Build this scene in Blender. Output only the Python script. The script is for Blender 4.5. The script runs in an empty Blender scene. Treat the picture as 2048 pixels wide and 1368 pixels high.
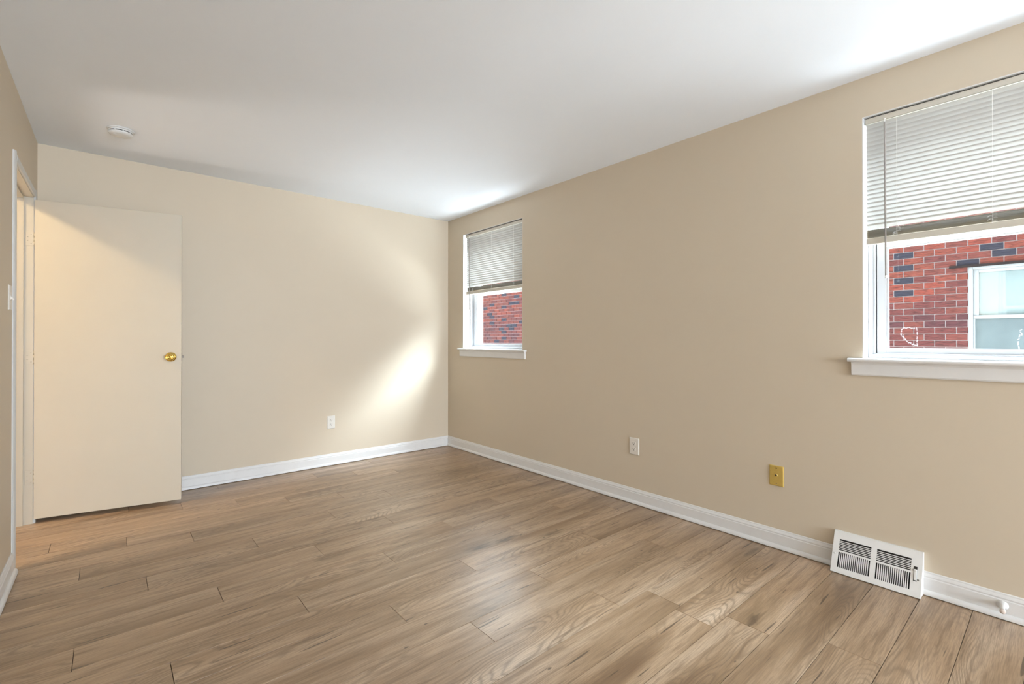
import bpy, bmesh, math, random
from mathutils import Vector, Matrix, Euler
random.seed(7)
C = bpy.context.scene.collection
SC = bpy.context.scene
R = math.radians

# ------------------------------------------------------------------ camera, light, exposure
EYE = 1.15284
cam_d = bpy.data.cameras.new('camera'); cam = bpy.data.objects.new('camera', cam_d); C.objects.link(cam)
yaw, pitch, roll = R(40.4726), R(0.1802), R(0.0107)
Fv = Vector((math.sin(yaw)*math.cos(pitch), math.cos(yaw)*math.cos(pitch), math.sin(pitch)))
r0 = Vector((math.cos(yaw), -math.sin(yaw), 0)); u0 = r0.cross(Fv)
rv = r0*math.cos(roll) + u0*math.sin(roll); uv = -r0*math.sin(roll) + u0*math.cos(roll)
cam.matrix_world = Matrix(((rv.x, uv.x, -Fv.x, 0), (rv.y, uv.y, -Fv.y, 0), (rv.z, uv.z, -Fv.z, EYE), (0, 0, 0, 1)))
cam_d.sensor_width = 36; cam_d.lens = 945.69/2048*36; cam_d.shift_y = -8.284/2048
cam_d.clip_start = 0.02; cam_d.clip_end = 200
SC.camera = cam
SC.view_settings.view_transform = 'Standard'; SC.view_settings.look = 'None'
SC.view_settings.gamma = 1; SC.view_settings.use_curve_mapping = False
SC.view_settings.exposure = 0.55

world = bpy.data.worlds.new('overcast_sky'); SC.world = world; world.use_nodes = True
wb = world.node_tree.nodes['Background']; wb.inputs[0].default_value = (0.80, 0.90, 1.0, 1); wb.inputs[1].default_value = 8.0

def add_light(name, kind, loc, energy, color, direction=(0, 0, -1), **kw):
    l = bpy.data.lights.new(name, kind); l.energy = energy; l.color = color
    for k, v in kw.items(): setattr(l, k, v)
    o = bpy.data.objects.new(name, l); C.objects.link(o); o.location = loc
    o.rotation_euler = Vector(direction).to_track_quat('-Z', 'Y').to_euler()
    return o
# bright part of the sky above the alley, very soft
add_light('soft_sun', 'SUN', (8, -6, 8), 20.0, (0.74, 0.87, 1.0), (-1, 1.2, -1.5), angle=R(38))
# area lamp added in place of driveway bounce, throwing light up under the blinds
add_light('added_driveway_fill', 'AREA', (4.75, 3.5, -0.45), 1450, (0.85, 0.93, 1.0), (0, 0, 1), shape='RECTANGLE', size=3.0, size_y=12.0)
# unseen fill panel added in the hall to lift the left ceiling
add_light('added_hall_fill', 'AREA', (-1.58, 4.12, 0.75), 14, (1.0, 0.93, 0.84), (1, -0.5, 0.45), shape='RECTANGLE', size=0.4, size_y=1.3)
# fill panel added outside the unseen front window to brighten the room
add_light('added_fill_behind_camera', 'AREA', (1.2, -6.3, 1.1), 260, (0.78, 0.89, 1.0), (-0.1, 1, 0.25), shape='RECTANGLE', size=2.5, size_y=2.0)

# ------------------------------------------------------------------ measures
XR, YB, XL, H = 2.8207, 4.3817, -0.3576, 2.44
YF = -6.0
WIN_Z0, WIN_Z1 = 1.061, 2.245
WINS = {'window_1': (3.161, 4.095), 'window_2': (-0.284, 0.650)}
SLANT = Matrix.Translation((XL, YB, 0)) @ Matrix.Rotation(R(-0.275), 4, 'Z') @ Matrix.Translation((-XL, -YB, 0))
DOOR_Y0, DOOR_Y1, DOOR_Z = 3.425, 4.195, 2.04

# ------------------------------------------------------------------ materials
def nt(name):
    m = bpy.data.materials.new(name); m.use_nodes = True
    t = m.node_tree; b = t.nodes['Principled BSDF']
    return m, t, b
def N(t, typ, **kw):
    n = t.nodes.new(typ)
    for k, v in kw.items(): setattr(n, k, v)
    return n
def lk(t, a, b): t.links.new(a, b)
def mth(t, op, a, b=None, c=None, clamp=False):
    n = t.nodes.new('ShaderNodeMath'); n.operation = op; n.use_clamp = clamp
    for i, v in enumerate((a, b, c)):
        if v is None: continue
        if isinstance(v, (int, float)): n.inputs[i].default_value = v
        else: t.links.new(v, n.inputs[i])
    return n.outputs[0]
def mixc(t, fac, a, b, blend='MIX'):
    n = t.nodes.new('ShaderNodeMix'); n.data_type = 'RGBA'; n.blend_type = blend
    for i, v in ((0, fac), (6, a), (7, b)):
        if isinstance(v, (int, float)): n.inputs[i].default_value = v
        elif isinstance(v, tuple): n.inputs[i].default_value = v + ((1,) if len(v) == 3 else ())
        else: t.links.new(v, n.inputs[i])
    return n.outputs[2]
def ramp(t, fac, stops):
    n = t.nodes.new('ShaderNodeValToRGB'); t.links.new(fac, n.inputs[0])
    e = n.color_ramp.elements
    while len(e) < len(stops): e.new(0.5)
    for k, (p, c) in enumerate(stops):
        e[k].position = p; e[k].color = (c if isinstance(c, tuple) else (c, c, c)) + (1,)
    return n.outputs[0]
def bump(t, b, h, strength, dist):
    n = t.nodes.new('ShaderNodeBump'); n.inputs['Strength'].default_value = strength; n.inputs['Distance'].default_value = dist
    t.links.new(h, n.inputs['Height']); t.links.new(n.outputs[0], b.inputs['Normal'])
def noise(t, vec, scale, detail=2, rough=0.5, dist=0):
    n = t.nodes.new('ShaderNodeTexNoise'); n.inputs['Scale'].default_value = scale; n.inputs['Detail'].default_value = detail
    n.inputs['Roughness'].default_value = rough; n.inputs['Distortion'].default_value = dist
    if vec is not None: t.links.new(vec, n.inputs['Vector'])
    return n.outputs[0]
def scaled(t, vec, s, off=(0, 0, 0)):
    n = t.nodes.new('ShaderNodeMapping'); n.inputs['Scale'].default_value = s; n.inputs['Location'].default_value = off
    t.links.new(vec, n.inputs[0]); return n.outputs[0]

def plain(name, col, rough=0.5, var=0.02, nscale=40, bs=0.0, metal=0.0, spec=0.5, bd=0.001):
    m, t, b = nt(name)
    tc = N(t, 'ShaderNodeTexCoord').outputs['Object']
    n = noise(t, tc, nscale, 3)
    lo = tuple(max(0, c*(1-var)) for c in col); hi = tuple(min(1, c*(1+var)) for c in col)
    lk(t, ramp(t, n, [(0.3, lo), (0.7, hi)]), b.inputs['Base Color'])
    b.inputs['Roughness'].default_value = rough; b.inputs['Metallic'].default_value = metal
    b.inputs['Specular IOR Level'].default_value = spec
    if bs: bump(t, b, noise(t, tc, 260, 2), bs, bd)
    return m

WALL = plain('beige_wall_paint', (0.628, 0.538, 0.418), 0.55, 0.008, 3, 0.12, spec=0.3)
CEIL = plain('ceiling_paint', (0.89, 0.93, 0.985), 0.8, 0.006, 3, 0.06, spec=0.2)
TRIM = plain('white_trim_paint', (0.74, 0.73, 0.72), 0.35, 0.015, 20, 0.02)
DOORP = plain('door_paint', (0.57, 0.515, 0.42), 0.42, 0.01, 6, 0.05)
VINYL = plain('white_vinyl', (0.60, 0.61, 0.625), 0.3, 0.01, 15)
GASKET = plain('dark_gasket', (0.02, 0.025, 0.03), 0.7)
BRASS = plain('polished_brass', (0.72, 0.50, 0.12), 0.16, 0.05, 60, metal=1.0)
STEEL = plain('dull_steel', (0.18, 0.16, 0.14), 0.35, 0.1, 80, metal=0.9)
PLAST = plain('white_plastic', (0.74, 0.70, 0.64), 0.3, 0.01, 30)
DARK = plain('dark_opening', (0.015, 0.012, 0.010), 0.8)
GOLDPL = plain('gold_plate', (0.60, 0.42, 0.11), 0.32, 0.04, 90, metal=0.25)
ENAMEL = plain('white_enamel', (0.80, 0.79, 0.77), 0.35, 0.015, 25)
DETECT = plain('detector_plastic', (0.70, 0.70, 0.69), 0.45, 0.01, 20)
NVINYL = plain('neighbour_window_vinyl', (0.13, 0.137, 0.14), 0.5, 0.02, 15, spec=0.2)
RUBBER = plain('worn_rubber', (0.62, 0.52, 0.46), 0.7, 0.05, 90)
WANDM = plain('wand_plastic', (0.30, 0.27, 0.25), 0.25, 0.03, 60)
STACKM = plain('brown_shaded_slats', (0.50, 0.42, 0.27), 0.4, 0.02, 30)  # brown shading of the gathered slats put into their colour
CASM = plain('casing_dimmed_trim', (0.62, 0.615, 0.60), 0.45, 0.01, 20)  # white trim made greyer, its dim shading put into the colour
CORDM = plain('blind_cord', (0.80, 0.79, 0.76), 0.8)
RAILM = plain('blind_rail_enamel', (0.62, 0.58, 0.50), 0.4, 0.02, 30)
CONC = plain('driveway_concrete', (0.42, 0.41, 0.39), 0.9, 0.15, 6, 0.2)
MORTAR = plain('mortar', (0.155, 0.13, 0.13), 0.95, 0.12, 30, 0.4, spec=0.1)
LINTEL = plain('black_steel_lintel', (0.008, 0.006, 0.006), 0.8, 0.2, 40, spec=0.05)
ROOFM = plain('roof_shingle', (0.09, 0.085, 0.08), 0.9, 0.3, 25, 0.4)
SHADE = plain('pale_window_shade', (0.088, 0.107, 0.11), 0.9, 0.03, 4)
STUCCO = plain('outer_brick_paint', (0.5, 0.45, 0.42), 0.9, 0.05, 10)

def m_slat():
    m, t, b = nt('blind_slat_vinyl')
    out = t.nodes['Material Output']
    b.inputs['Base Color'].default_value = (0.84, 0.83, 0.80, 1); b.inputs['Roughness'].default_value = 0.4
    tr = N(t, 'ShaderNodeBsdfTranslucent'); tr.inputs[0].default_value = (0.53, 0.52, 0.50, 1)
    nz = noise(t, N(t, 'ShaderNodeTexCoord').outputs['Object'], 12, 2)
    mx = N(t, 'ShaderNodeMixShader')
    lk(t, mth(t, 'MULTIPLY_ADD', nz, 0.06, 0.50), mx.inputs[0])
    lk(t, b.outputs[0], mx.inputs[1]); lk(t, tr.outputs[0], mx.inputs[2]); lk(t, mx.outputs[0], out.inputs[0])
    return m
SLAT = m_slat()
def m_glass():
    m, t, b = nt('window_glass')
    out = t.nodes['Material Output']
    tp = N(t, 'ShaderNodeBsdfTransparent'); tp.inputs[0].default_value = (0.97, 0.985, 0.98, 1)
    gl = N(t, 'ShaderNodeBsdfGlossy'); gl.inputs['Roughness'].default_value = 0.02
    fr = N(t, 'ShaderNodeLayerWeight'); fr.inputs[0].default_value = 0.5
    mx = N(t, 'ShaderNodeMixShader'); lk(t, mth(t, 'MULTIPLY_ADD', mth(t, 'POWER', fr.outputs['Facing'], 5.0), 0.9, 0.03), mx.inputs[0])
    lk(t, tp.outputs[0], mx.inputs[1]); lk(t, gl.outputs[0], mx.inputs[2]); lk(t, mx.outputs[0], out.inputs[0])
    return m
GLASS = m_glass()
def m_screen():
    m, t, b = nt('insect_screen_pane')
    tc = N(t, 'ShaderNodeTexCoord').outputs['Object']
    n = noise(t, tc, 5, 4, 0.6)
    w = N(t, 'ShaderNodeTexWave'); w.inputs['Scale'].default_value = 60; w.bands_direction = 'Z'; lk(t, tc, w.inputs[0])
    c = ramp(t, n, [(0.3, (0.011, 0.022, 0.026)), (0.7, (0.025, 0.040, 0.044))])
    lk(t, mixc(t, mth(t, 'MULTIPLY', w.outputs[1], 0.12), c, (0.1, 0.12, 0.125)), b.inputs['Base Color'])
    b.inputs['Roughness'].default_value = 0.45
    return m
SCREEN = m_screen()
def m_brick():
    m, t, b = nt('red_brick')
    at = N(t, 'ShaderNodeAttribute'); at.attribute_name = 'tone'
    tc = N(t, 'ShaderNodeTexCoord').outputs['Object']
    n = noise(t, scaled(t, tc, (14, 14, 75)), 1.0, 4, 0.7, 0.4)
    n2 = noise(t, tc, 60, 3)
    f = ramp(t, n, [(0.34, 0.35), (0.5, 1.0), (0.72, 1.45)])
    c = mixc(t, 1.0, at.outputs['Color'], f, 'MULTIPLY')
    c = mixc(t, mth(t, 'MULTIPLY', n2, 0.22), c, (0.06, 0.045, 0.045))
    lk(t, c, b.inputs['Base Color']); b.inputs['Roughness'].default_value = 0.9; b.inputs['Specular IOR Level'].default_value = 0.08
    bump(t, b, n, 0.6, 0.006)
    return m
BRICK = m_brick()
def m_floor():
    m, t, b = nt('oak_laminate')
    uvn = N(t, 'ShaderNodeUVMap'); uvn.uv_map = 'plank'; P = uvn.outputs[0]
    at = N(t, 'ShaderNodeAttribute'); at.attribute_name = 'tone'
    tone = at.outputs['Fac']
    broad = noise(t, scaled(t, P, (0.9, 7, 1)), 1.0, 3, 0.55, 0.5)
    streak = noise(t, scaled(t, P, (2.4, 42, 1)), 1.0, 8, 0.68, 0.4)
    fine = noise(t, scaled(t, P, (10, 260, 1)), 1.0, 3, 0.65)
    # cathedral figure: contour lines of a stretched field
    field = noise(t, scaled(t, P, (1.15, 6.0, 1), (3, 7, 0)), 1.0, 1.5, 0.45, 0.15)
    rings = mth(t, 'SINE', mth(t, 'MULTIPLY', field, 230))
    rings = mth(t, 'MULTIPLY_ADD', rings, 0.5, 0.5)
    rings = mth(t, 'POWER', rings, 3.0)
    rmask = ramp(t, noise(t, scaled(t, P, (0.8, 4.0, 1), (11, 2, 0)), 1.0, 1), [(0.47, 0.0), (0.57, 1.0)])
    rings = mth(t, 'MULTIPLY', rings, rmask)
    base = ramp(t, broad, [(0.25, (0.21, 0.125, 0.066)), (0.40, (0.375, 0.245, 0.142)), (0.58, (0.52, 0.365, 0.235)), (0.75, (0.65, 0.495, 0.355))])
    base = mixc(t, mth(t, 'MULTIPLY', ramp(t, streak, [(0.32, 1.0), (0.50, 0.0)]), 0.85), base, (0.20, 0.12, 0.065))
    base = mixc(t, mth(t, 'MULTIPLY', ramp(t, streak, [(0.55, 0.0), (0.78, 1.0)]), 0.35), base, (0.58, 0.45, 0.33))
    base = mixc(t, mth(t, 'MULTIPLY', rings, 0.50), base, (0.15, 0.095, 0.055))
    base = mixc(t, mth(t, 'MULTIPLY', ramp(t, fine, [(0.38, 1.0), (0.58, 0.0)]), 0.42), base, (0.16, 0.10, 0.06))
    # knots and cracks
    warp = mixc(t, 0.10, scaled(t, P, (1.7, 5.5, 1)), N(t, 'ShaderNodeTexNoise').outputs['Color'])
    vo = N(t, 'ShaderNodeTexVoronoi'); vo.inputs['Scale'].default_value = 1.0; vo.inputs['Randomness'].default_value = 1.0
    wn = N(t, 'ShaderNodeTexNoise'); wn.inputs['Scale'].default_value = 6; lk(t, scaled(t, P, (1.5, 6, 1)), wn.inputs['Vector'])
    va = N(t, 'ShaderNodeVectorMath'); va.operation = 'MULTIPLY_ADD'; lk(t, wn.outputs['Color'], va.inputs[0])
    va.inputs[1].default_value = (0.35, 0.35, 0); lk(t, scaled(t, P, (1.35, 5.2, 1)), va.inputs[2]); lk(t, va.outputs[0], vo.inputs['Vector'])
    sel = mth(t, 'GREATER_THAN', N_sep(t, vo.outputs['Color']), 0.30)
    kn = mth(t, 'MULTIPLY', ramp(t, vo.outputs['Distance'], [(0.03, 1.0), (0.13, 0.0)]), sel)
    halo = mth(t, 'MULTIPLY', ramp(t, vo.outputs['Distance'], [(0.05, 1.0), (0.42, 0.0)]), sel)
    base = mixc(t, mth(t, 'MULTIPLY', halo, 0.40), base, (0.20, 0.125, 0.06))
    base = mixc(t, mth(t, 'MULTIPLY', kn, 0.75), base, (0.075, 0.045, 0.025))
    crack = ramp(t, noise(t, scaled(t, P, (3.2, 60, 1), (5, 5, 0)), 1.0, 1, 0.5), [(0.27, 1.0), (0.30, 0.0)])
    base = mixc(t, mth(t, 'MULTIPLY', crack, 0.8), base, (0.06, 0.036, 0.022))
    vs = N(t, 'ShaderNodeTexVoronoi'); vs.inputs['Scale'].default_value = 1.0; lk(t, scaled(t, P, (7, 16, 1), (2, 9, 0)), vs.inputs['Vector'])
    speck = mth(t, 'MULTIPLY', ramp(t, vs.outputs['Distance'], [(0.05, 1.0), (0.085, 0.0)]), mth(t, 'GREATER_THAN', N_sep(t, vs.outputs['Color']), 0.72))
    base = mixc(t, mth(t, 'MULTIPLY', speck, 0.8), base, (0.07, 0.042, 0.025))
    tn = mth(t, 'MULTIPLY_ADD', tone, 0.16, 0.92)
    cc = N(t, 'ShaderNodeCombineXYZ')
    for i in range(3): lk(t, tn, cc.inputs[i])
    base = mixc(t, 1.0, base, cc.outputs[0], 'MULTIPLY')
    lk(t, base, b.inputs['Base Color'])
    lk(t, mth(t, 'MULTIPLY_ADD', streak, 0.14, 0.27), b.inputs['Roughness'])
    b.inputs['Specular IOR Level'].default_value = 0.85
    bump(t, b, mth(t, 'ADD', fine, mth(t, 'MULTIPLY', rings, -0.8)), 0.10, 0.0015)
    return m
def N_sep(t, col):
    n = t.nodes.new('ShaderNodeSeparateColor'); t.links.new(col, n.inputs[0]); return n.outputs[0]
FLOORM = m_floor()

# ------------------------------------------------------------------ mesh helpers
class MB:
    def __init__(s): s.bm = bmesh.new()
    def _add(s, tmp):
        me = bpy.data.meshes.new('t'); tmp.to_mesh(me); tmp.free(); s.bm.from_mesh(me); bpy.data.meshes.remove(me)
    def box(s, a, b, bev=0.0, seg=2):
        a, b = Vector([min(a[i], b[i]) for i in range(3)]), Vector([max(a[i], b[i]) for i in range(3)])
        t = bmesh.new(); bmesh.ops.create_cube(t, size=1)
        for v in t.verts: v.co = Vector([(a[i]+b[i])/2 + v.co[i]*(b[i]-a[i]) for i in range(3)])
        if bev: bmesh.ops.bevel(t, geom=t.edges[:], offset=bev, segments=seg, affect='EDGES', profile=0.5)
        s._add(t); return s
    def prism(s, prof, axis, a, b):
        """closed 2D profile swept along an axis ('X' prof=(y,z), 'Y' prof=(x,z), 'Z' prof=(x,y))"""
        t = bmesh.new()
        def P(p, w): return {'X': (w, p[0], p[1]), 'Y': (p[0], w, p[1]), 'Z': (p[0], p[1], w)}[axis]
        v0 = [t.verts.new(P(p, a)) for p in prof]; v1 = [t.verts.new(P(p, b)) for p in prof]
        n = len(prof)
        for i in range(n): t.faces.new((v0[i], v0[(i+1) % n], v1[(i+1) % n], v1[i]))
        t.faces.new(v0[::-1]); t.faces.new(v1)
        bmesh.ops.recalc_face_normals(t, faces=t.faces[:]); s._add(t); return s
    def lathe(s, prof, mat=None, seg=40):
        """profile (r, h) turned about Z; mat places it"""
        t = bmesh.new(); rings = []
        for r, h in prof:
            if r < 1e-6: rings.append([t.verts.new((0, 0, h))])
            else: rings.append([t.verts.new((r*math.cos(2*math.pi*k/seg), r*math.sin(2*math.pi*k/seg), h)) for k in range(seg)])
        for A, B in zip(rings, rings[1:]):
            for k in range(seg):
                k2 = (k+1) % seg
                if len(A) == 1 and len(B) == 1: continue
                if len(A) == 1: t.faces.new((A[0], B[k], B[k2]))
                elif len(B) == 1: t.faces.new((A[k], B[0], A[k2]))
                else: t.faces.new((A[k], B[k], B[k2], A[k2]))
        if len(rings[0]) > 1: t.faces.new(rings[0])
        if len(rings[-1]) > 1: t.faces.new(rings[-1])
        bmesh.ops.recalc_face_normals(t, faces=t.faces[:])
        if mat: t.transform(mat)
        for f in t.faces: f.smooth = True
        s._add(t); return s
    def tube(s, pts, r, seg=8):
        t = bmesh.new(); pts = [Vector(p) for p in pts]; rings = []
        for i, p in enumerate(pts):
            d = (pts[min(i+1, len(pts)-1)] - pts[max(i-1, 0)]).normalized()
            a = d.cross(Vector((0, 0, 1)) if abs(d.z) < 0.9 else Vector((0, 1, 0))).normalized(); b = d.cross(a)
            rings.append([t.verts.new(p + (a*math.cos(2*math.pi*k/seg) + b*math.sin(2*math.pi*k/seg))*r) for k in range(seg)])
        for A, B in zip(rings, rings[1:]):
            for k in range(seg): t.faces.new((A[k], A[(k+1) % seg], B[(k+1) % seg], B[k]))
        t.faces.new(rings[0]); t.faces.new(rings[-1])
        bmesh.ops.recalc_face_normals(t, faces=t.faces[:])
        for f in t.faces: f.smooth = seg > 6
        s._add(t); return s
    def tf(s, m): s.bm.transform(m); return s
def obj(name, mb, mat, parent=None, smooth=None, slant=False):
    if slant: mb.bm.transform(SLANT)
    me = bpy.data.meshes.new(name); mb.bm.to_mesh(me); mb.bm.free(); me.materials.append(mat)
    o = bpy.data.objects.new(name, me); C.objects.link(o)
    if parent is not None:
        o.parent = parent
        o.matrix_parent_inverse = Matrix.Identity(4)
        par = parent; M = Matrix.Identity(4)
        chain = []
        while par is not None: chain.append(par); par = par.parent
        for p in reversed(chain): M = M @ p.matrix_basis
        me.transform(M.inverted())            # shapes are written in room coordinates
    return o
def empty(name, loc, rz=0):
    o = bpy.data.objects.new(name, None); C.objects.link(o); o.location = loc; o.rotation_euler = (0, 0, rz)
    o.empty_display_size = 0.1; return o
def tag(o, label, cat, group=None, kind=None):
    o['label'] = label; o['category'] = cat
    if group: o['group'] = group
    if kind: o['kind'] = kind
    return o
def struct(o): o['kind'] = 'structure'; return o

# ------------------------------------------------------------------ floor: real planks with real seams
def build_floor():
    x0, x1, y0, y1 = -1.75, XR+0.02, YF-0.02, YB+0.9
    bm = bmesh.new(); uvl = bm.loops.layers.uv.new('plank'); col = bm.loops.layers.float_color.new('tone')
    joints = {-6: 2.08, -4: 1.962, -3: 0.62, -2: 1.883, -1: 1.685, 0: 1.124, 1: 1.60, 2: 0.928, 3: 0.17, 4: 0.647, 5: 1.13, 6: 0.387,
              7: 0.878, 8: 0.141, 9: 0.636, 10: -0.106, 11: 0.374, 12: 0.081, 13: 0.98, 14: 0.693, 15: 0.387}
    L, Wd, g, c = 1.225, 0.165, 0.0009, 0.0003
    rnd = random.Random(21)
    k = math.floor((y0-1.415)/Wd)
    while 1.415+k*Wd < y1:
        a, b_ = max(1.415+k*Wd, y0), min(1.415+(k+1)*Wd, y1)
        j = joints.get(k, rnd.uniform(0, L))
        i = math.floor((x0-j)/L)
        while j+i*L < x1:
            p, q = max(j+i*L, x0), min(j+(i+1)*L, x1)
            i += 1
            if q-p < 0.01 or b_-a < 0.004: continue
            tone = rnd.random(); ou, ov = rnd.uniform(0, 60), rnd.uniform(0, 60); fl = rnd.choice((1, -1))
            o = [(p+g, a+g), (q-g, a+g), (q-g, b_-g), (p+g, b_-g)]
            n = [(p+g+c, a+g+c), (q-g-c, a+g+c), (q-g-c, b_-g-c), (p+g+c, b_-g-c)]
            top = [bm.verts.new((x, y, 0)) for x, y in n]
            mid = [bm.verts.new((x, y, -0.0006)) for x, y in o]
            low = [bm.verts.new((x, y, -0.008)) for x, y in o]
            fs = [bm.faces.new(top)]
            for e in range(4):
                fs.append(bm.faces.new((mid[e], mid[(e+1) % 4], top[(e+1) % 4], top[e])))
                fs.append(bm.faces.new((low[e], low[(e+1) % 4], mid[(e+1) % 4], mid[e])))
            for f in fs:
                for l in f.loops:
                    l[uvl].uv = (fl*(l.vert.co.x-p)+ou, (l.vert.co.y-a)+ov); l[col] = (tone, tone, tone, 1)
        k += 1
    # underlay slab
    for a, b_, z0, z1 in [((x0, y0), (x1, y1), -0.06, -0.006)]:
        vs = [bm.verts.new((x, y, z)) for z in (z0, z1) for x, y in ((a[0], a[1]), (b_[0], a[1]), (b_[0], b_[1]), (a[0], b_[1]))]
        for q in ((3, 2, 1, 0), (4, 5, 6, 7), (0, 1, 5, 4), (1, 2, 6, 5), (2, 3, 7, 6), (3, 0, 4, 7)):
            f = bm.faces.new([vs[i] for i in q]); f.material_index = 1
    me = bpy.data.meshes.new('floor'); bm.to_mesh(me); bm.free()
    me.materials.append(FLOORM); me.materials.append(DARK)
    o = bpy.data.objects.new('floor', me); C.objects.link(o); struct(o)
build_floor()

# ------------------------------------------------------------------ walls and ceiling
TH = 0.26
def wall_with_holes(mb, x0, x1, ya, yb, holes, axis='Y'):
    """boxes along an axis leaving (a, b, z0, z1) openings"""
    def bx(a, b, z0, z1):
        if axis == 'Y': mb.box((x0, a, z0), (x1, b, z1))
        else: mb.box((a, x0, z0), (b, x1, z1))
    cur = ya
    for a, b, z0, z1 in sorted(holes):
        bx(cur, a, 0, H)
        if z0 > 0: bx(a, b, 0, z0)
        if z1 < H: bx(a, b, z1, H)
        cur = b
    bx(cur, yb, 0, H)
    return mb
m = wall_with_holes(MB(), XR, XR+TH, YF-0.1, YB+0.12, [(a, b, WIN_Z0-0.02, WIN_Z1) for a, b in WINS.values()])
struct(obj('wall_right', m, WALL))
struct(obj('wall_back', MB().box((-1.75, YB, 0), (XR, YB+0.12, H)), WALL))
m = wall_with_holes(MB(), XL-0.115, XL, YF-0.1, YB, [(DOOR_Y0-0.02, DOOR_Y1+0.02, 0, DOOR_Z+0.02)])
struct(obj('wall_left', m, WALL, slant=True))
FW = (0.0, 2.5, 0.15, 2.2)
struct(obj('wall_front', wall_with_holes(MB(), YF-0.12, YF, -1.75, XR, [FW], 'X'), TRIM))
struct(obj('wall_hall', MB().box((-1.75, YF, 0), (-1.65, YB, H)), WALL))
struct(obj('ceiling', MB().box((-1.75, YF-0.12, H), (XR+TH, YB+0.12, H+0.1)), CEIL))

# ------------------------------------------------------------------ baseboards (board with stepped cap and a quarter round shoe)
def base_prof(d):
    """profile in (distance from wall, z)"""
    return [(0, 0.004), (0.013, 0.004), (0.013, 0.076), (0.0105, 0.080), (0.0115, 0.086), (0.009, 0.092), (0.0065, 0.097), (0.006, 0.1015), (0.003, 0.104), (0, 0.104)]
def shoe_prof(d):
    r = 0.019
    return [(0.0130, 0.004), (0.0130+0.013, 0.004)] + [(0.0130+0.013*math.cos(a), 0.006+r*math.sin(a)) for a in [R(x) for x in range(0, 91, 15)]]
def baseboard(name, wall, a, b, slant=False):
    root = struct(empty(name, (0, 0, 0)))
    for nm, pf in (('base_board', base_prof(0)), ('shoe_moulding', shoe_prof(0))):
        m = MB()
        if wall == 'R': m.prism([(XR-d, z) for d, z in pf], 'Y', a, b)
        elif wall == 'L': m.prism([(XL+d, z) for d, z in pf], 'Y', a, b)
        elif wall == 'B': m.prism([(YB-d, z) for d, z in pf], 'X', a, b)
        elif wall == 'F': m.prism([(YF+d, z) for d, z in pf], 'X', a, b)
        obj(nm, m, TRIM, root, slant=slant)
    return root
VY0, VY1 = 0.421, 0.765
baseboard('baseboard_right', 'R', VY1, YB)
baseboard('baseboard_right_near', 'R', YF, VY0)
baseboard('baseboard_back', 'B', XL-0.01, XR)
baseboard('baseboard_left', 'L', YF, DOOR_Y0-0.062, True)
baseboard('baseboard_front', 'F', XL, XR)

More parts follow.
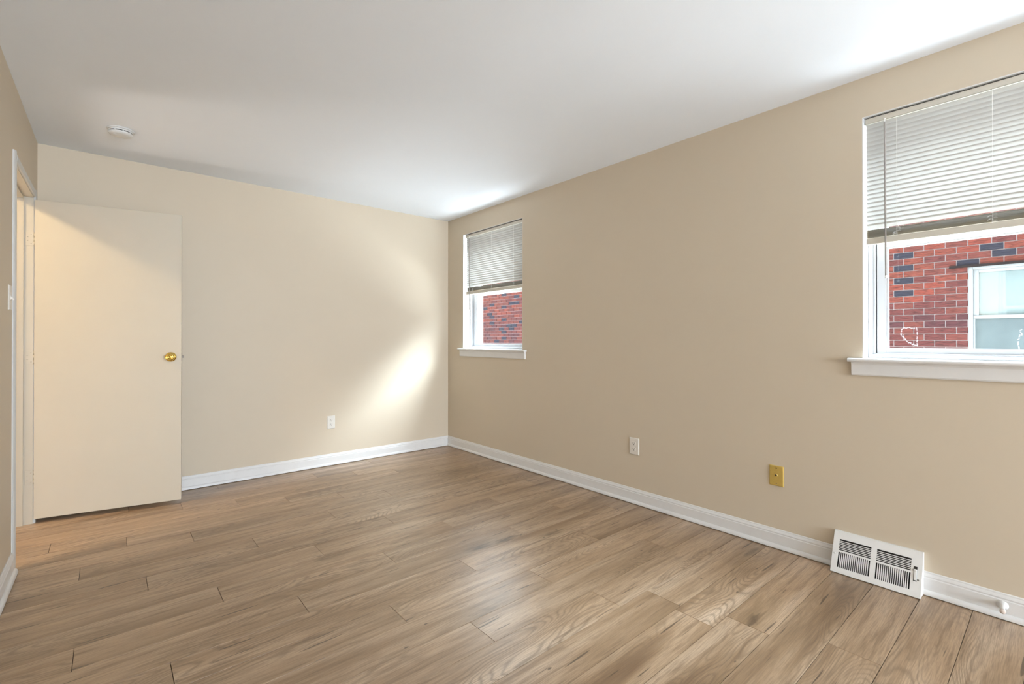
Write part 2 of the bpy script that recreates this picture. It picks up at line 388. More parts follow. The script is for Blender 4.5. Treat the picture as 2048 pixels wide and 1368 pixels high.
# ------------------------------------------------------------------ windows
def window(name, y0, y1, x_in=XR, opening=(WIN_Z0, WIN_Z1)):
    z0, z1 = opening
    root = struct(empty(name, (XR, (y0+y1)/2, z0)))
    J = 0.004
    m = MB()                                               # painted returns of the opening
    m.box((XR, y0, z0), (XR+0.09, y0+J, z1)); m.box((XR, y1-J, z0), (XR+0.09, y1, z1)); m.box((XR, y0+J, z1-J), (XR+0.09, y1-J, z1))
    obj('jamb_lining', m, TRIM, root)
    a, b, c, d = y0+J, y1-J, z0, z1-J
    fx0, fx1 = XR+0.082, XR+0.20
    m = MB()                                               # vinyl main frame with a stepped inner leg
    m.box((fx0, a, c), (fx1, a+0.016, d), 0.002); m.box((fx0, b-0.016, c), (fx1, b, d), 0.002)
    m.box((fx0+0.02, a+0.016, c), (fx1, a+0.026, d), 0.0015); m.box((fx0+0.02, b-0.026, c), (fx1, b-0.016, d), 0.0015)
    m.box((fx0, a+0.016, d-0.03), (fx1, b-0.016, d), 0.002)
    m.box((fx0, a+0.016, c), (fx1, b-0.016, c+0.018), 0.002); m.box((fx0+0.018, a+0.016, c+0.018), (fx1, b-0.016, c+0.0235), 0.001)
    fr = obj('window_frame', m, VINYL, root)
    m = MB(); m.box((fx0+0.036, a+0.026, c+0.0235), (fx0+0.05, a+0.0295, 1.66)); m.box((fx0+0.036, b-0.0295, c+0.0235), (fx0+0.05, b-0.026, 1.66))
    obj('balance_track', m, GASKET, root)
    # lower sash (room side)
    sa, sb, sc, sd = a+0.0295, b-0.0295, c+0.0245, 1.652
    sx0, sx1 = fx0+0.032, fx0+0.062
    m = MB(); w = 0.037
    m.box((sx0, sa, sc), (sx1, sa+w, sd), 0.002); m.box((sx0, sb-w, sc), (sx1, sb, sd), 0.002)
    m.box((sx0, sa+w, sc), (sx1, sb-w, sc+0.021), 0.002); m.box((sx0, sa+w, sd-0.042), (sx1, sb-w, sd), 0.002)
    m.box((sx0-0.008, sa+w, sd-0.012), (sx0, sb-w, sd-0.004), 0.001)
    # glazing bead
    m.box((sx0+0.006, sa+w, sc+0.021), (sx1-0.004, sa+w+0.008, sd-0.042), 0.001); m.box((sx0+0.006, sb-w-0.008, sc+0.021), (sx1-0.004, sb-w, sd-0.042), 0.001)
    m.box((sx0+0.006, sa+w+0.008, sc+0.021), (sx1-0.004, sb-w-0.008, sc+0.025), 0.001); m.box((sx0+0.006, sa+w+0.008, sd-0.048), (sx1-0.004, sb-w-0.008, sd-0.042), 0.001)
    ls = obj('lower_sash', m, VINYL, root)
    obj('pane', MB().box((sx0+0.014, sa+w, sc+0.02), (sx0+0.018, sb-w, sd-0.042)), GLASS, ls)
    # upper sash (outer side)
    ux0, ux1 = sx1+0.002, sx1+0.032
    m = MB()
    m.box((ux0, sa, sd-0.042), (ux1, sa+w, d-0.03), 0.002); m.box((ux0, sb-w, sd-0.042), (ux1, sb, d-0.03), 0.002)
    m.box((ux0, sa+w, sd-0.042), (ux1, sb-w, sd-0.004), 0.002); m.box((ux0, sa+w, d-0.07), (ux1, sb-w, d-0.03), 0.002)
    us = obj('upper_sash', m, VINYL, root)
    obj('pane', MB().box((ux0+0.014, sa+w, sd-0.005), (ux0+0.018, sb-w, d-0.07)), GLASS, us)
    # stool with rounded nose and horns, apron below
    hl, pr = 0.055, 0.038
    t = 0.019; nose = [(XR-pr+0.0095-0.0095*math.cos(q), z0-t/2+0.0095*math.sin(q)) for q in [R(x) for x in range(-90, 91, 30)]]
    m = MB().prism([(XR+0.0, z0-t)] + nose + [(XR+0.0, z0)], 'Y', y0-hl, y1+hl)
    m.box((XR-0.001, y0, z0-t), (XR+0.09, y1, z0))
    obj('window_sill', m, TRIM, root)
    ap = [(XR, z0-t-0.066), (XR-0.010, z0-t-0.066), (XR-0.014, z0-t-0.060), (XR-0.015, z0-t-0.012), (XR-0.020, z0-t-0.004), (XR-0.020, z0-t), (XR, z0-t)]
    obj('apron', MB().prism(ap, 'Y', y0-hl+0.012, y1+hl-0.012), TRIM, root)
    return root, ls
SASHES = {}
for nm, (a, b) in WINS.items():
    wroot, SASHES[nm] = window(nm, a, b)
# scraped sticker residue on the lower pane of the near window
def ribbon(pts, w, x):
    m = MB()
    for i in range(len(pts)-1):
        p, q = Vector((0,)+pts[i]), Vector((0,)+pts[i+1]); d = (q-p); n = max(2, int(d.length/0.004))
        for k in range(n):
            c = p + d*((k+0.5)/n); jj = random.uniform(-1, 1)*w*0.5
            s1 = random.uniform(0.3, 1.0)*w
            m.box((x, c.y-0.0022+jj*0.3, c.z-s1/2+jj), (x+0.0004, c.y+0.0022+jj*0.3, c.z+s1/2+jj))
    return m
m_res, t_, b_ = nt('sticker_residue'); b_.inputs['Base Color'].default_value = (0.8, 0.72, 0.72, 1); b_.inputs['Alpha'].default_value = 0.55
lk(t_, mth(t_, 'MULTIPLY_ADD', noise(t_, N(t_, 'ShaderNodeTexCoord').outputs['Object'], 300, 3), 0.6, 0.0), b_.inputs['Alpha'])

SR = [[(0.501, 1.212), (0.464, 1.205), (0.464, 1.12), (0.496, 1.139), (0.526, 1.177), (0.521, 1.203), (0.501, 1.212)], [(0.121, 1.201), (0.129, 1.191), (0.121, 1.175), (0.129, 1.166), (0.134, 1.143), (0.130, 1.11)]]
m = MB()
for pl_ in SR: m._add(ribbon(pl_, 0.007, XR+0.1285).bm)
NEAR_SASH = SASHES['window_2']
obj('sticker_residue', m, m_res, NEAR_SASH)
# unseen front window added behind the camera for the fill panel, simple frame
wr = struct(empty('added_window', ((FW[0]+FW[1])/2, YF, FW[2])))
m = MB(); a, b, c, d = FW
m.box((a, YF-0.09, c), (a+0.04, YF-0.04, d), 0.003); m.box((b-0.04, YF-0.09, c), (b, YF-0.04, d), 0.003)
m.box((a, YF-0.09, c), (b, YF-0.04, c+0.04), 0.003); m.box((a, YF-0.09, d-0.04), (b, YF-0.04, d), 0.003); m.box(((a+b)/2-0.02, YF-0.09, c), ((a+b)/2+0.02, YF-0.04, d), 0.003)
obj('window_frame', m, VINYL, wr)
obj('window_sill', MB().box((a-0.05, YF-0.04, c-0.02), (b+0.05, YF+0.035, c), 0.004), TRIM, wr)

# ------------------------------------------------------------------ mini blinds
def blind(y0, y1, label, wand_y, cords):
    root = empty('window_blind', (XR+0.02, (y0+y1)/2, WIN_Z0)); tag(root, label, 'blind', 'mini blinds in the two windows')
    zt = 2.2355; xc = XR+0.024
    m = MB()                                      # headrail: open channel with lips
    m.box((xc-0.0125, y0, 2.2085), (xc-0.0115, y1, zt)); m.box((xc+0.0115, y0, 2.2085), (xc+0.0125, y1, 2.2408))
    m.box((xc-0.0125, y0, 2.2085), (xc+0.0125, y1, 2.2095)); m.box((xc-0.0125, y0, zt-0.001), (xc-0.0085, y1, zt)); m.box((xc+0.0085, y0, zt-0.001), (xc+0.0125, y1, zt))
    m.box((xc-0.0125, y0-0.0005, 2.2085), (xc+0.0125, y0+0.0015, zt)); m.box((xc-0.0125, y1-0.0015, 2.2085), (xc+0.0125, y1+0.0005, zt))
    hr = obj('headrail', m, RAILM, root)
    obj('headrail_gap_shade', MB().box((xc-0.007, y0+0.004, 2.213), (xc+0.0105, y1-0.004, 2.2335)), DARK, hr)  # dark box added to paint the shade in the gap above the headrail
    def slat(mb, zc, tilt, wdt=0.025):
        n = 5; P = []
        for k in range(n+1):
            s = (k/n-0.5)*wdt; h = 0.0018*(1-(2*s/wdt)**2)
            P.append((s, h))
        pts = [(s*math.cos(tilt)-h*math.sin(tilt), s*math.sin(tilt)+h*math.cos(tilt)) for s, h in P]
        low = [(x, z-0.0003) if abs(tilt) < 0.3 else (x+0.00028, z-0.0001) for x, z in pts]
        mb.prism([(xc+x, zc+z) for x, z in pts] + [(xc+x, zc+z) for x, z in reversed(low)], 'Y', y0+0.003, y1-0.003)
    m = MB(); z = 2.196
    while z > 1.694:
        slat(m, z, R(-70)); z -= 0.0213
    obj('slats', m, SLAT, root)
    m = MB()
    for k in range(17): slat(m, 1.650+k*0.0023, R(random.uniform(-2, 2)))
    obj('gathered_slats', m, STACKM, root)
    obj('bottom_rail', MB().box((xc-0.013, y0+0.003, 1.6165), (xc+0.013, y1-0.003, 1.6475), 0.004, 3), RAILM, root)
    for cy in cords:
        m = MB()
        for dx in (-0.0135, 0.0135):
            m.tube([(xc+dx, cy, 2.209), (xc+dx, cy, 1.69), (xc+dx*1.05, cy, 1.642)], 0.0006, 5)
        # slack loops of the ladder where the slats are gathered
        for q in range(5):
            zz = 1.652+q*0.007; s = random.choice((-1, 1))
            m.tube([(xc-0.0135, cy-0.004, zz), (xc-0.018, cy+s*0.010, zz+0.003), (xc-0.019, cy+s*0.015, zz-0.003), (xc-0.0135, cy+0.004, zz+0.004)], 0.0006, 5)
        obj('ladder_cord', m, CORDM, root)
    wx = xc-0.0205
    m = MB().tube([(wx, wand_y, 2.196), (wx-0.001, wand_y-0.002, 1.80), (wx-0.002, wand_y-0.004, 1.456)], 0.0036, 6)
    w = obj('tilt_wand', m, WANDM, root)
    obj('wand_hook', MB().tube([(xc-0.0125, wand_y, 2.214), (wx, wand_y, 2.212), (wx, wand_y, 2.196)], 0.0016, 6), CORDM, w)
    obj('wand_tip', MB().lathe([(0, 0), (0.0045, 0), (0.0052, 0.006), (0.004, 0.012), (0, 0.012)], Matrix.Translation((wx-0.002, wand_y-0.004, 1.446)), 12), CORDM, w)
    return root
blind(-0.262, 0.640, 'white mini blind half raised in the large near window at the right edge', 0.562, (0.518, 0.200, -0.140))
blind(3.172, 4.062, 'white mini blind half raised in the small far window beside the room corner', 3.988, (3.929, 3.63, 3.294))

# ------------------------------------------------------------------ door frame and door
m = MB(); z = DOOR_Z; xi, xo = XL, XL-0.115
cas = struct(empty('trim_1', (XL, (DOOR_Y0+DOOR_Y1)/2, 0)))
m.box((xo, DOOR_Y0-0.02, 0), (xi, DOOR_Y0, z+0.02)); m.box((xo, DOOR_Y1, 0), (xi, DOOR_Y1+0.02, z+0.02)); m.box((xo, DOOR_Y0, z), (xi, DOOR_Y1, z+0.02))
obj('door_jamb', m, DOORP, cas, slant=True)
sx0, sx1 = XL-0.085, XL-0.042
m = MB(); m.box((sx0, DOOR_Y0, 0), (sx1, DOOR_Y0+0.012, z-0.012), 0.002); m.box((sx0, DOOR_Y1-0.012, 0), (sx1, DOOR_Y1, z-0.012), 0.002); m.box((sx0, DOOR_Y0, z-0.012), (sx1, DOOR_Y1, z), 0.002)
obj('door_stop_strip', m, DOORP, cas, slant=True)
def casing_prof(w):   # (across, out)
    return [(0, 0), (0, 0.0085), (w*0.10, 0.0110), (w*0.55, 0.0125), (w*0.85, 0.0085), (w, 0.004), (w, 0)]
cw = 0.047
def casing(side, nm):
    m = MB()
    for lo, sg in ((DOOR_Y0-0.005, -1), (DOOR_Y1+0.005, 1)):
        m.prism([((XL+o) if side > 0 else (XL-0.115-o), lo+sg*a) for a, o in casing_prof(cw)], 'Z', 0.0, z+0.005+cw)
    m.prism([((XL+o) if side > 0 else (XL-0.115-o), z+0.005+a) for a, o in casing_prof(cw)], 'Y', DOOR_Y0-0.005, DOOR_Y1+0.005)
    obj(nm, m, CASM, cas, slant=True)
casing(1, 'door_casing'); casing(-1, 'hall_casing')

HX, HY = -0.354, 4.184
ang = math.atan2(4.035-4.184, 0.389+0.354)
door = struct(empty('door_1', (HX, HY, 0.0), ang)); DM = Matrix.Translation((HX, HY, 0)) @ Matrix.Rotation(ang, 4, 'Z')
def dobj(nm, mb, mat, par): mb.tf(DM); return obj(nm, mb, mat, par)
DW = 0.758
# local frame: x along the leaf, -y is the face towards the camera
dobj('door_slab', MB().box((0.0, 0, 0.029), (DW, 0.035, 2.026), 0.0015, 2), DOORP, door)
kx, kz = DW-0.060, 1.030
def knob_set(sgn, y):
    M = Matrix.Translation((kx, y, kz)) @ Matrix.Rotation(R(90)*sgn, 4, 'X')
    k = dobj('door_knob', MB().lathe([(0.011, 0.006), (0.0115, 0.024), (0.016, 0.029), (0.0245, 0.036), (0.0275, 0.046), (0.0265, 0.055), (0.0215, 0.061), (0.0165, 0.0625), (0.0145, 0.0595), (0.0125, 0.0585), (0.0105, 0.0605), (0.0045, 0.0615), (0.0040, 0.058), (0, 0.058)], M, 48), BRASS, door)
    dobj('rosette', MB().lathe([(0.0325, 0), (0.0325, 0.0025), (0.0305, 0.005), (0.022, 0.0085), (0.0135, 0.0095), (0.0115, 0.0105), (0, 0.0105)], M, 48), BRASS, k)
    dobj('lock_hole', MB().lathe([(0.0022, 0.0578), (0.0022, 0.0584), (0, 0.0584)], M, 12), DARK, k)
knob_set(1, 0.0); knob_set(-1, 0.035)
lp = dobj('latch_plate', MB().box((DW-0.0005, 0.006, kz-0.0285), (DW+0.0018, 0.029, kz+0.0285), 0.0006, 1), STEEL, door)
lb = MB().prism([(DW+0.0015, 0.010), (DW+0.0130, 0.0145), (DW+0.0130, 0.0250), (DW+0.0015, 0.0250)], 'Z', kz-0.0085, kz+0.0085)
dobj('latch_bolt', lb, STEEL, lp)
# hinges: jamb leaf on the jamb face, knuckle barrel, door leaf
for hz in (0.290, 1.040, 1.780):
    h = obj('hinge', MB().box((XL-0.036, DOOR_Y1-0.0022, hz-0.044), (XL-0.001, DOOR_Y1-0.0002, hz+0.044), 0.0006, 1), DOORP, door)
    m = MB(); 
    for q in range(3): m.lathe([(0.0, 0), (0.0058, 0), (0.0058, 0.0275), (0, 0.0275)], Matrix.Translation((XL+0.001, DOOR_Y1+0.004, hz-0.043+q*0.029)), 16)
    obj('hinge_barrel', m, DOORP, h)
    m = MB()
    for dx, dz in ((-0.010, 0.028), (-0.026, 0.012), (-0.010, -0.028), (-0.026, -0.012)):
        m.lathe([(0.0032, 0), (0.0028, 0.0009), (0, 0.0011)], Matrix.Translation((XL+dx, DOOR_Y1-0.0022, hz+dz)) @ Matrix.Rotation(R(90), 4, 'X'), 10)
    obj('screw', m, DOORP, h)

# ------------------------------------------------------------------ outlets, plates, switch
def frame_mat(wall, a, z):
    """local x right along wall seen from the room, local z up, local -y out of the wall into the room"""
    if wall == 'R': return Matrix.Translation((XR, a, z)) @ Matrix.Rotation(R(-90), 4, 'Z')
    if wall == 'B': return Matrix.Translation((a, YB, z))
    if wall == 'L': return SLANT @ Matrix.Translation((XL, a, z)) @ Matrix.Rotation(R(90), 4, 'Z')
def plate_mb(w, h, t=0.0055):
    m = MB(); b = 0.004
    t_ = bmesh.new()
    o = [t_.verts.new(p) for p in ((-w/2, 0, -h/2), (w/2, 0, -h/2), (w/2, 0, h/2), (-w/2, 0, h/2))]
    k = [t_.verts.new(p) for p in ((-w/2, -t*0.4, -h/2), (w/2, -t*0.4, -h/2), (w/2, -t*0.4, h/2), (-w/2, -t*0.4, h/2))]
    i = [t_.verts.new(p) for p in ((-w/2+b, -t, -h/2+b), (w/2-b, -t, -h/2+b), (w/2-b, -t, h/2-b), (-w/2+b, -t, h/2-b))]
    for A, B in ((o, k), (k, i)):
        for e in range(4): t_.faces.new((A[e], A[(e+1) % 4], B[(e+1) % 4], B[e]))
    t_.faces.new(i); t_.faces.new(o[::-1]); bmesh.ops.recalc_face_normals(t_, faces=t_.faces[:]); m._add(t_)
    return m
def outlet(wall, a, z, w, h, label):
    M = frame_mat(wall, a, z); root = empty('wall_outlet', M.to_translation()); tag(root, label, 'outlet', 'duplex outlets low on the walls')
    def o(nm, mb, mat, par): return obj(nm, mb.tf(M), mat, par)
    o('cover_plate', plate_mb(w, h), PLAST, root)
    for s in (1, -1):
        cz = s*0.0195
        prof = [(0.0165*math.cos(q), cz + max(-0.0135, min(0.0135, 0.0175*math.sin(q)))) for q in [R(x) for x in range(0, 360, 12)]]
        f = o('receptacle', MB().prism([(x, zz) for x, zz in prof], 'Y', -0.0075, -0.005), PLAST, root)
        m = MB(); m.box((-0.0078, -0.0078, cz-0.001), (-0.0054, -0.0072, cz+0.0080)); m.box((0.0054, -0.0078, cz+0.0000), (0.0078, -0.0072, cz+0.0075))
        m.lathe([(0.0029, 0), (0.0029, 0.0008), (0, 0.0008)], Matrix.Translation((0, -0.0071, cz-0.0065)) @ Matrix.Rotation(R(90), 4, 'X'), 14)
        o('slots', m, DARK, f)
    o('screw', MB().lathe([(0.0032, 0), (0.0030, 0.0010), (0, 0.0013)], Matrix.Translation((0, -0.0053, 0)) @ Matrix.Rotation(R(90), 4, 'X'), 14), PLAST, root)
outlet('R', 1.977, 0.400, 0.079, 0.118, 'white duplex outlet on the window wall, left of the gold phone plate')
outlet('B', 1.555, 0.392, 0.072, 0.116, 'white duplex outlet on the far wall between the open door and the corner')

M = frame_mat('R', 1.044, 0.397); ph = tag(empty('phone_plate', M.to_translation()), 'gold coloured phone jack plate low on the window wall', 'wall plate')
obj('cover_plate', plate_mb(0.074, 0.112, 0.005).tf(M), GOLDPL, ph)
j = obj('jack', MB().lathe([(0.0075, 0), (0.0075, 0.0022), (0.0055, 0.003), (0.0055, 0.0035), (0, 0.0035)], M @ Matrix.Translation((0, -0.0045, 0.004)) @ Matrix.Rotation(R(90), 4, 'X'), 24), GOLDPL, ph)
obj('jack_hole', MB().lathe([(0.0050, 0), (0.0050, 0.0012), (0, 0.0012)], M @ Matrix.Translation((0, -0.0075, 0.004)) @ Matrix.Rotation(R(90), 4, 'X'), 16), DARK, j)
obj('screw', MB().lathe([(0.0036, 0), (0.0034, 0.001), (0, 0.0014)], M @ Matrix.Translation((0, -0.0048, 0.042)) @ Matrix.Rotation(R(90), 4, 'X'), 14), DARK, ph)
obj('screw', MB().lathe([(0.0030, 0), (0.0028, 0.001), (0, 0.0014)], M @ Matrix.Translation((0, -0.0048, -0.042)) @ Matrix.Rotation(R(90), 4, 'X'), 14), STEEL, ph)

M = frame_mat('L', 3.288, 1.353); sw = tag(empty('light_switch', M.to_translation()), 'white toggle light switch on the left wall beside the doorway', 'light switch')
obj('cover_plate', plate_mb(0.070, 0.120).tf(M), PLAST, sw)
obj('toggle', MB().box((-0.0045, -0.0065, -0.011), (0.0045, -0.004, 0.011)).prism([(-0.0055, -0.006), (-0.017, -0.012), (-0.0165, -0.006), (-0.0055, 0.007)], 'X', -0.0042, 0.0042).tf(M), PLAST, sw)
m = MB()
for s in (1, -1):
    obj('screw', MB().lathe([(0.0030, 0), (0.0028, 0.001), (0, 0.0013)], M @ Matrix.Translation((0, -0.0053, s*0.030)) @ Matrix.Rotation(R(90), 4, 'X'), 12), PLAST, sw)

# ------------------------------------------------------------------ smoke detector
cx_, cy_ = 0.055, 3.770
sd = tag(empty('smoke_detector', (cx_, cy_, H)), 'round white smoke detector on the ceiling above the open door', 'smoke detector')
T = Matrix.Translation((cx_, cy_, H)) @ Matrix.Rotation(R(180), 4, 'X')
obj('mounting_base', MB().lathe([(0.068, 0), (0.068, 0.006), (0.066, 0.008), (0.060, 0.008)], T, 64), DETECT, sd)
obj('housing', MB().lathe([(0.0605, 0.008), (0.0605, 0.0148), (0.0590, 0.0160), (0.0560, 0.0160), (0.0560, 0.0212), (0.0590, 0.0212), (0.0595, 0.0250), (0.0560, 0.0320), (0.045, 0.0365), (0.020, 0.0385), (0, 0.0385)], T, 64), DETECT, sd)
m = MB(); ribs = MB()
m.lathe([(0.0563, 0.0161), (0.0563, 0.0211), (0.0560, 0.0211), (0.0560, 0.0161)], T, 64)
obj('vent_ring', m, DARK, sd)
for k in range(9):
    ribs = MB().box((0.0565, -0.0028, -0.0213), (0.0592, 0.0028, -0.0158))
    obj('vent_rib', ribs.tf(Matrix.Translation((cx_, cy_, H)) @ Matrix.Rotation(2*math.pi*k/9, 4, 'Z')), DETECT, sd)
obj('test_button', MB().lathe([(0.009, 0.0375), (0.009, 0.0395), (0.007, 0.0402), (0, 0.0402)], T @ Matrix.Translation((-0.028, 0.012, -0.001)), 24), DETECT, sd)

# ------------------------------------------------------------------ baseboard register
vr = tag(empty('heating_register', (XR, (VY0+VY1)/2, 0)), 'white metal baseboard heating register with louvred face below the near window', 'vent')
top = Vector((XR-0.012, 0, 0.186)); bot = Vector((XR-0.088, 0, 0.004))
Wv = VY1-VY0; Lf = (top-bot).length
# local frame of the face: x = 0..Wv from the far end to the near end, y = down the slope, z = outward
ex = Vector((0, -1, 0)); ey = (bot-top).normalized(); ez = ex.cross(ey)
if ez.x > 0: ez = -ez
FM = Matrix(((ex.x, ey.x, ez.x, top.x), (ex.y, ey.y, ez.y, VY1), (ex.z, ey.z, ez.z, top.z), (0, 0, 0, 1)))
def fix(mb):
    mb.tf(FM); bmesh.ops.recalc_face_normals(mb.bm, faces=mb.bm.faces[:]); return mb
blocks = ((0.075, 0.450), (0.515, 0.885))
hs0, hs1, vs0, vs1 = 0.185, 0.455, 0.50, 0.865
m = MB(); T0, T1 = -0.0015, 0.0
def fb(u0, u1, v0, v1): m.box((u0*Wv, v0*Lf, T0), (u1*Wv, v1*Lf, T1))
fb(0, 1, 0, hs0); fb(0, 1, vs1, 1); fb(0, blocks[0][0], hs0, vs1); fb(blocks[0][1], blocks[1][0], hs0, vs1); fb(blocks[1][1], 1, hs0, vs1)
for a, b in blocks:
    fb(a, b, hs1, vs0)
obj('face_plate', fix(m), ENAMEL, vr)
m = MB()
for a, b in blocks:
    nH = 7; p = (hs1-hs0)/nH
    for k in range(1, nH): fb(a, b, hs0+(k)*p-p*0.0, hs0+k*p+p*0.42)
    nV = 17; q = (b-a)/nV
    for k in range(1, nV): fb(a+k*q-q*0.24, a+k*q+q*0.24, vs0, vs1)
obj('louvres', fix(m), ENAMEL, vr)
m = MB(); m.box((0.05*Wv, 0.12*Lf, -0.014), (0.92*Wv, 0.92*Lf, -0.010)); obj('damper', fix(m), DARK, vr)
# returns: rolled outer lip and the two triangular end caps, top flange
m = MB()
m.box((0, -0.001, -0.004), (Wv, 0.003, 0.0012), 0.0008, 1); m.box((0, Lf-0.003, -0.004), (Wv, Lf, 0.0006), 0.0008, 1)
fix(m)
for y in (VY0, VY1-0.0014):
    m.prism([(XR, 0.003), (bot.x, 0.003), (top.x, top.z), (XR, top.z)], 'Y', y, y+0.0014)
m.box((top.x-0.001, VY0, top.z-0.001), (XR, VY1, top.z+0.0005))
obj('housing', m, ENAMEL, vr)
m = MB(); m.box((0.915*Wv, 0.34*Lf, 0), (0.950*Wv, 0.66*Lf, 0.0006)); slot = obj('lever_slot', fix(m), DARK, vr)
m = MB(); m.box((0.921*Wv, 0.43*Lf, 0.0004), (0.948*Wv, 0.64*Lf, 0.003), 0.0006, 1); m.box((0.921*Wv, 0.40*Lf, 0.0004), (0.948*Wv, 0.44*Lf, 0.008), 0.0006, 1)
obj('damper_lever', fix(m), ENAMEL, vr)
for u, v in ((0.03, 0.55), (0.965, 0.62)):
    m = MB().lathe([(0.004, 0), (0.0035, 0.0015), (0, 0.002)], Matrix.Translation((u*Wv, v*Lf, 0)), 14); obj('screw', fix(m), STEEL if u > 0.5 else ENAMEL, vr)

# ------------------------------------------------------------------ rigid door stop on the baseboard
ds = tag(empty('door_stop', (XR-0.013, 0.178, 0.056)), 'small white flared door stop screwed to the baseboard at the right edge', 'door stop')
DSM = Matrix.Translation((XR-0.0125, 0.172, 0.058)) @ Matrix.Rotation(R(-90), 4, 'Y') @ Matrix.Rotation(R(3), 4, 'X')
obj('stop_body', MB().lathe([(0.0175, 0), (0.0175, 0.003), (0.0130, 0.006), (0.0085, 0.013), (0.0068, 0.022), (0.0062, 0.052), (0.0075, 0.058), (0.0095, 0.061), (0.0095, 0.064)], DSM, 28), TRIM, ds)
obj('rubber_tip', MB().lathe([(0.0090, 0.064), (0.0095, 0.070), (0.0080, 0.075), (0, 0.076)], DSM, 24), RUBBER, ds)

# ------------------------------------------------------------------ hall ceiling lamp (lights the doorway and the open door)
hl = tag(empty('ceiling_light', (-1.12, 3.35, H)), 'warm glass dome ceiling light in the hall outside the doorway', 'ceiling light')
HT = Matrix.Translation((-1.12, 3.35, H)) @ Matrix.Rotation(R(180), 4, 'X')
obj('lamp_base', MB().lathe([(0.10, 0), (0.10, 0.012), (0.085, 0.016), (0, 0.016)], HT, 32), TRIM, hl)
GL, t_, b_ = nt('lamp_glass'); b_.inputs['Base Color'].default_value = (0.9, 0.85, 0.7, 1)
b_.inputs['Emission Color'].default_value = (1.0, 0.74, 0.40, 1); b_.inputs['Emission Strength'].default_value = 200
obj('lamp_shade', MB().lathe([(0.070, 0.016), (0.078, 0.03), (0.066, 0.055), (0.035, 0.072), (0, 0.077)], HT, 32), GL, hl)

# ------------------------------------------------------------------ outside: brick house across the driveway
WX = 6.5; S = WX/6.2
def ny(y): return y*S
def nz(z): return EYE+(z-EYE)*S
house = tag(empty('brick_house', (WX, 3.5, -0.5)), 'red brick house with dark blue bricks and white window across the driveway', 'house')
HTOP = 3.3
NY1, NY0 = ny(0.605), ny(0.605)-0.95
NZ1 = nz(1.845); NZ0 = nz(1.845)-1.35
def build_bricks():
    ch, bl, mj = 0.0673, 0.1667, 0.008
    zref, yref = NZ1+0.004, ny(0.763)
    dark_pts = [(7.956, 1.9), (7.554, 1.835), (7.311, 1.9), (7.184, 1.898), (8.204, 1.834), (8.058, 1.709), (7.987, 1.643), (7.578, 1.58), (7.972, 1.512), (7.384, 1.445), (7.229, 1.441), (7.649, 1.38), (7.311, 1.381), (7.563, 1.313), (7.548, 1.183), (7.806, 1.128), (7.554, 2.083), (7.184, 2.027), (7.012, 1.521)]
    near = NEAR_DARK
    pts = [(ny(a), nz(b)) for a, b in dark_pts+near]
    bm = bmesh.new(); col = bm.loops.layers.float_color.new('tone'); rnd = random.Random(5)
    r0 = math.floor((-0.5-zref)/ch); r1 = math.ceil((HTOP-zref)/ch)
    for r in range(r0, r1):
        z0 = zref+r*ch; z1 = z0+ch; off = (0 if r % 2 else 0.5)*bl
        for k in range(-30, 70):
            a = yref+off+k*bl; b = a+bl
            if a > 11.5 or b < -4: continue
            a2, b2 = a+mj/2, b-mj/2; q0, q1 = z0+mj/2, z1-mj/2
            # openings
            if q1 > NZ0 and q0 < NZ1:
                if a2 < NY1 and b2 > NY0:
                    if b2 > NY1+0.02: a2 = NY1
                    elif a2 < NY0-0.02: b2 = NY0
                    else: continue
            dk = any(a <= p < b and z0 <= q < z1 for p, q in pts)
            inview = (a < 1.6 and a > -0.4 or 6.8 < a < 9) and 0.9 < z0 < 2.4
            v = rnd.random()
            if dk or (not inview and v < 0.07): c = (0.020, 0.032, 0.055)
            elif z0 > NZ1-0.35 and z0 < NZ1+0.5 and v < 0.55: c = (0.23+0.05*rnd.random(), 0.062, 0.036)
            elif v < 0.25: c = (0.10, 0.032, 0.036)
            elif v < 0.75: c = (0.155, 0.042, 0.036)
            else: c = (0.20, 0.056, 0.040)
            j = rnd.uniform(-0.0015, 0.0015); x0, x1 = WX-0.004+j, WX+0.05
            vs = [bm.verts.new(p) for p in ((x0, a2, q0), (x0, b2, q0), (x0, b2, q1), (x0, a2, q1), (x1, a2, q0), (x1, b2, q0), (x1, b2, q1), (x1, a2, q1))]
            for f in ((0, 1, 2, 3), (4, 0, 3, 7), (1, 5, 6, 2), (3, 2, 6, 7), (4, 5, 1, 0)):
                fa = bm.faces.new([vs[i] for i in f])
                for l in fa.loops: l[col] = (c[0]*0.24, c[1]*0.20, c[2]*0.21, 1)
    bmesh.ops.recalc_face_normals(bm, faces=bm.faces[:])
    me = bpy.data.meshes.new('brickwork'); bm.to_mesh(me); bm.free(); me.materials.append(BRICK)
    me.transform(Matrix.Translation(-house.location))
    o = bpy.data.objects.new('brickwork', me); C.objects.link(o); o.parent = house
NEAR_DARK = [(1.10, 1.99), (1.105, 1.905), (1.125, 1.745), (0.345, 1.96), (0.42, 2.02), (0.615, 1.88), (1.11, 1.60)]
build_bricks()
m = MB()
for a, b, z0, z1 in ((-4, NY0, -0.5, HTOP), (NY1, 11.5, -0.5, HTOP), (NY0, NY1, -0.5, NZ0), (NY0, NY1, NZ1, HTOP)):
    m.box((WX+0.004, a, z0), (WX+0.25, b, z1))
obj('wall', m, MORTAR, house)
m = MB(); m.box((WX+0.24, -4, -0.5), (WX+4, -3.8, HTOP)); m.box((WX+0.24, 11.3, -0.5), (WX+4, 11.5, HTOP)); m.box((WX+3.8, -4, -0.5), (WX+4, 11.5, HTOP))
obj('outer_walls', m, STUCCO, house)
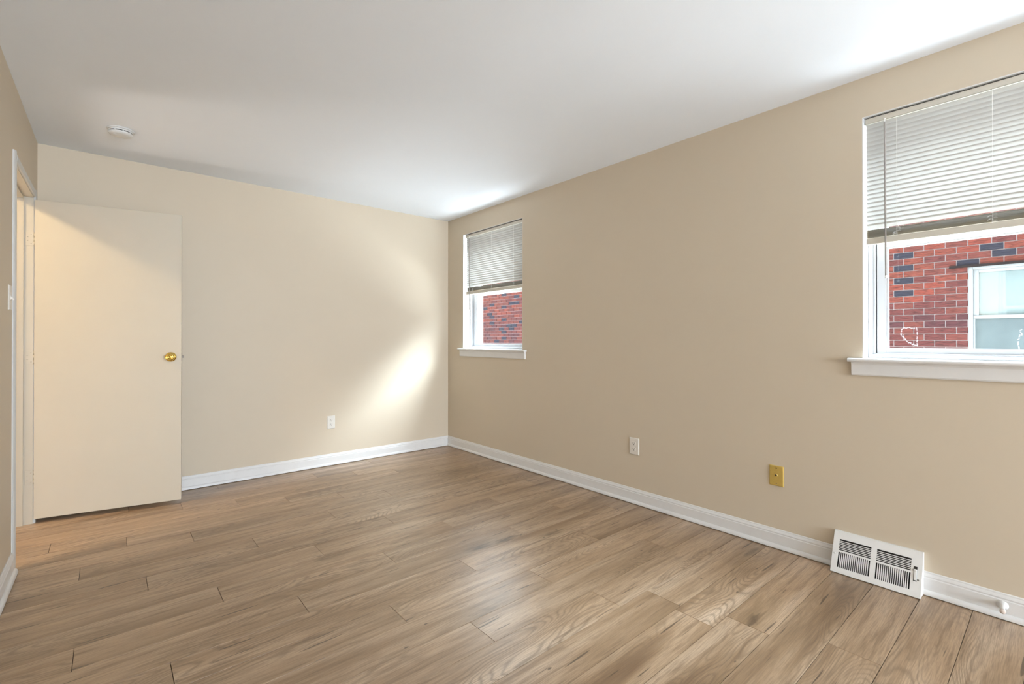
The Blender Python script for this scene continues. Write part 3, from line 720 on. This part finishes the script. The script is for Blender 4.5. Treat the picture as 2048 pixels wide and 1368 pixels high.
obj('roof', MB().prism([(WX-0.15, HTOP), (WX+4.15, HTOP), (WX+4.15, HTOP+0.06), (WX+2.1, HTOP+0.3), (WX-0.15, HTOP+0.06)], 'Y', -4.2, 11.7), ROOFM, house)
obj('lintel', MB().box((WX-0.022, NY0-0.15, NZ1-0.008), (WX+0.10, NY1+0.135, NZ1+0.014)), LINTEL, house)
m = MB(); x0 = WX+0.015; f = 0.035
m.box((x0, NY1-f, NZ0), (x0+0.1, NY1, NZ1), 0.003); m.box((x0, NY0, NZ0), (x0+0.1, NY0+f, NZ1), 0.003)
m.box((x0, NY0+f, NZ1-f*0.9), (x0+0.1, NY1-f, NZ1-0.004), 0.003); m.box((x0, NY0+f, NZ0), (x0+0.1, NY1-f, NZ0+f), 0.003)
nwf = obj('window_frame', m, NVINYL, house)
zm = nz(1.363); m = MB(); a, b, c, d = NY0+f, NY1-f, NZ0+f, NZ1-f*0.9; w = 0.04
m.box((x0+0.03, b-w, zm), (x0+0.055, b, d), 0.002); m.box((x0+0.03, a, zm), (x0+0.055, a+w, d), 0.002); m.box((x0+0.03, a+w, d-w*0.8), (x0+0.055, b-w, d), 0.002); m.box((x0+0.022, a, zm-0.014), (x0+0.055, b, zm+0.018), 0.002)
up = obj('upper_sash', m, NVINYL, nwf)
obj('window_shade', MB().box((x0+0.05, a+w, zm+0.01), (x0+0.053, b-w, d-w*0.8)), SHADE, up)
obj('pane', MB().box((x0+0.038, a+w, zm+0.01), (x0+0.041, b-w, d-w*0.8)), GLASS, up)
m = MB(); m.box((x0+0.03, b-0.014, c), (x0+0.05, b, zm-0.014), 0.001); m.box((x0+0.03, a, c), (x0+0.05, a+0.014, zm-0.014), 0.001); m.box((x0+0.03, a, c), (x0+0.05, b, c+0.02), 0.001)
lo = obj('lower_sash', m, NVINYL, nwf)
obj('insect_screen', MB().box((x0+0.040, a+0.014, c+0.02), (x0+0.043, b-0.014, zm-0.014)), SCREEN, lo)
struct(obj('ground', MB().box((XR+TH, -14, -0.7), (30, 25, -0.5)), CONC))
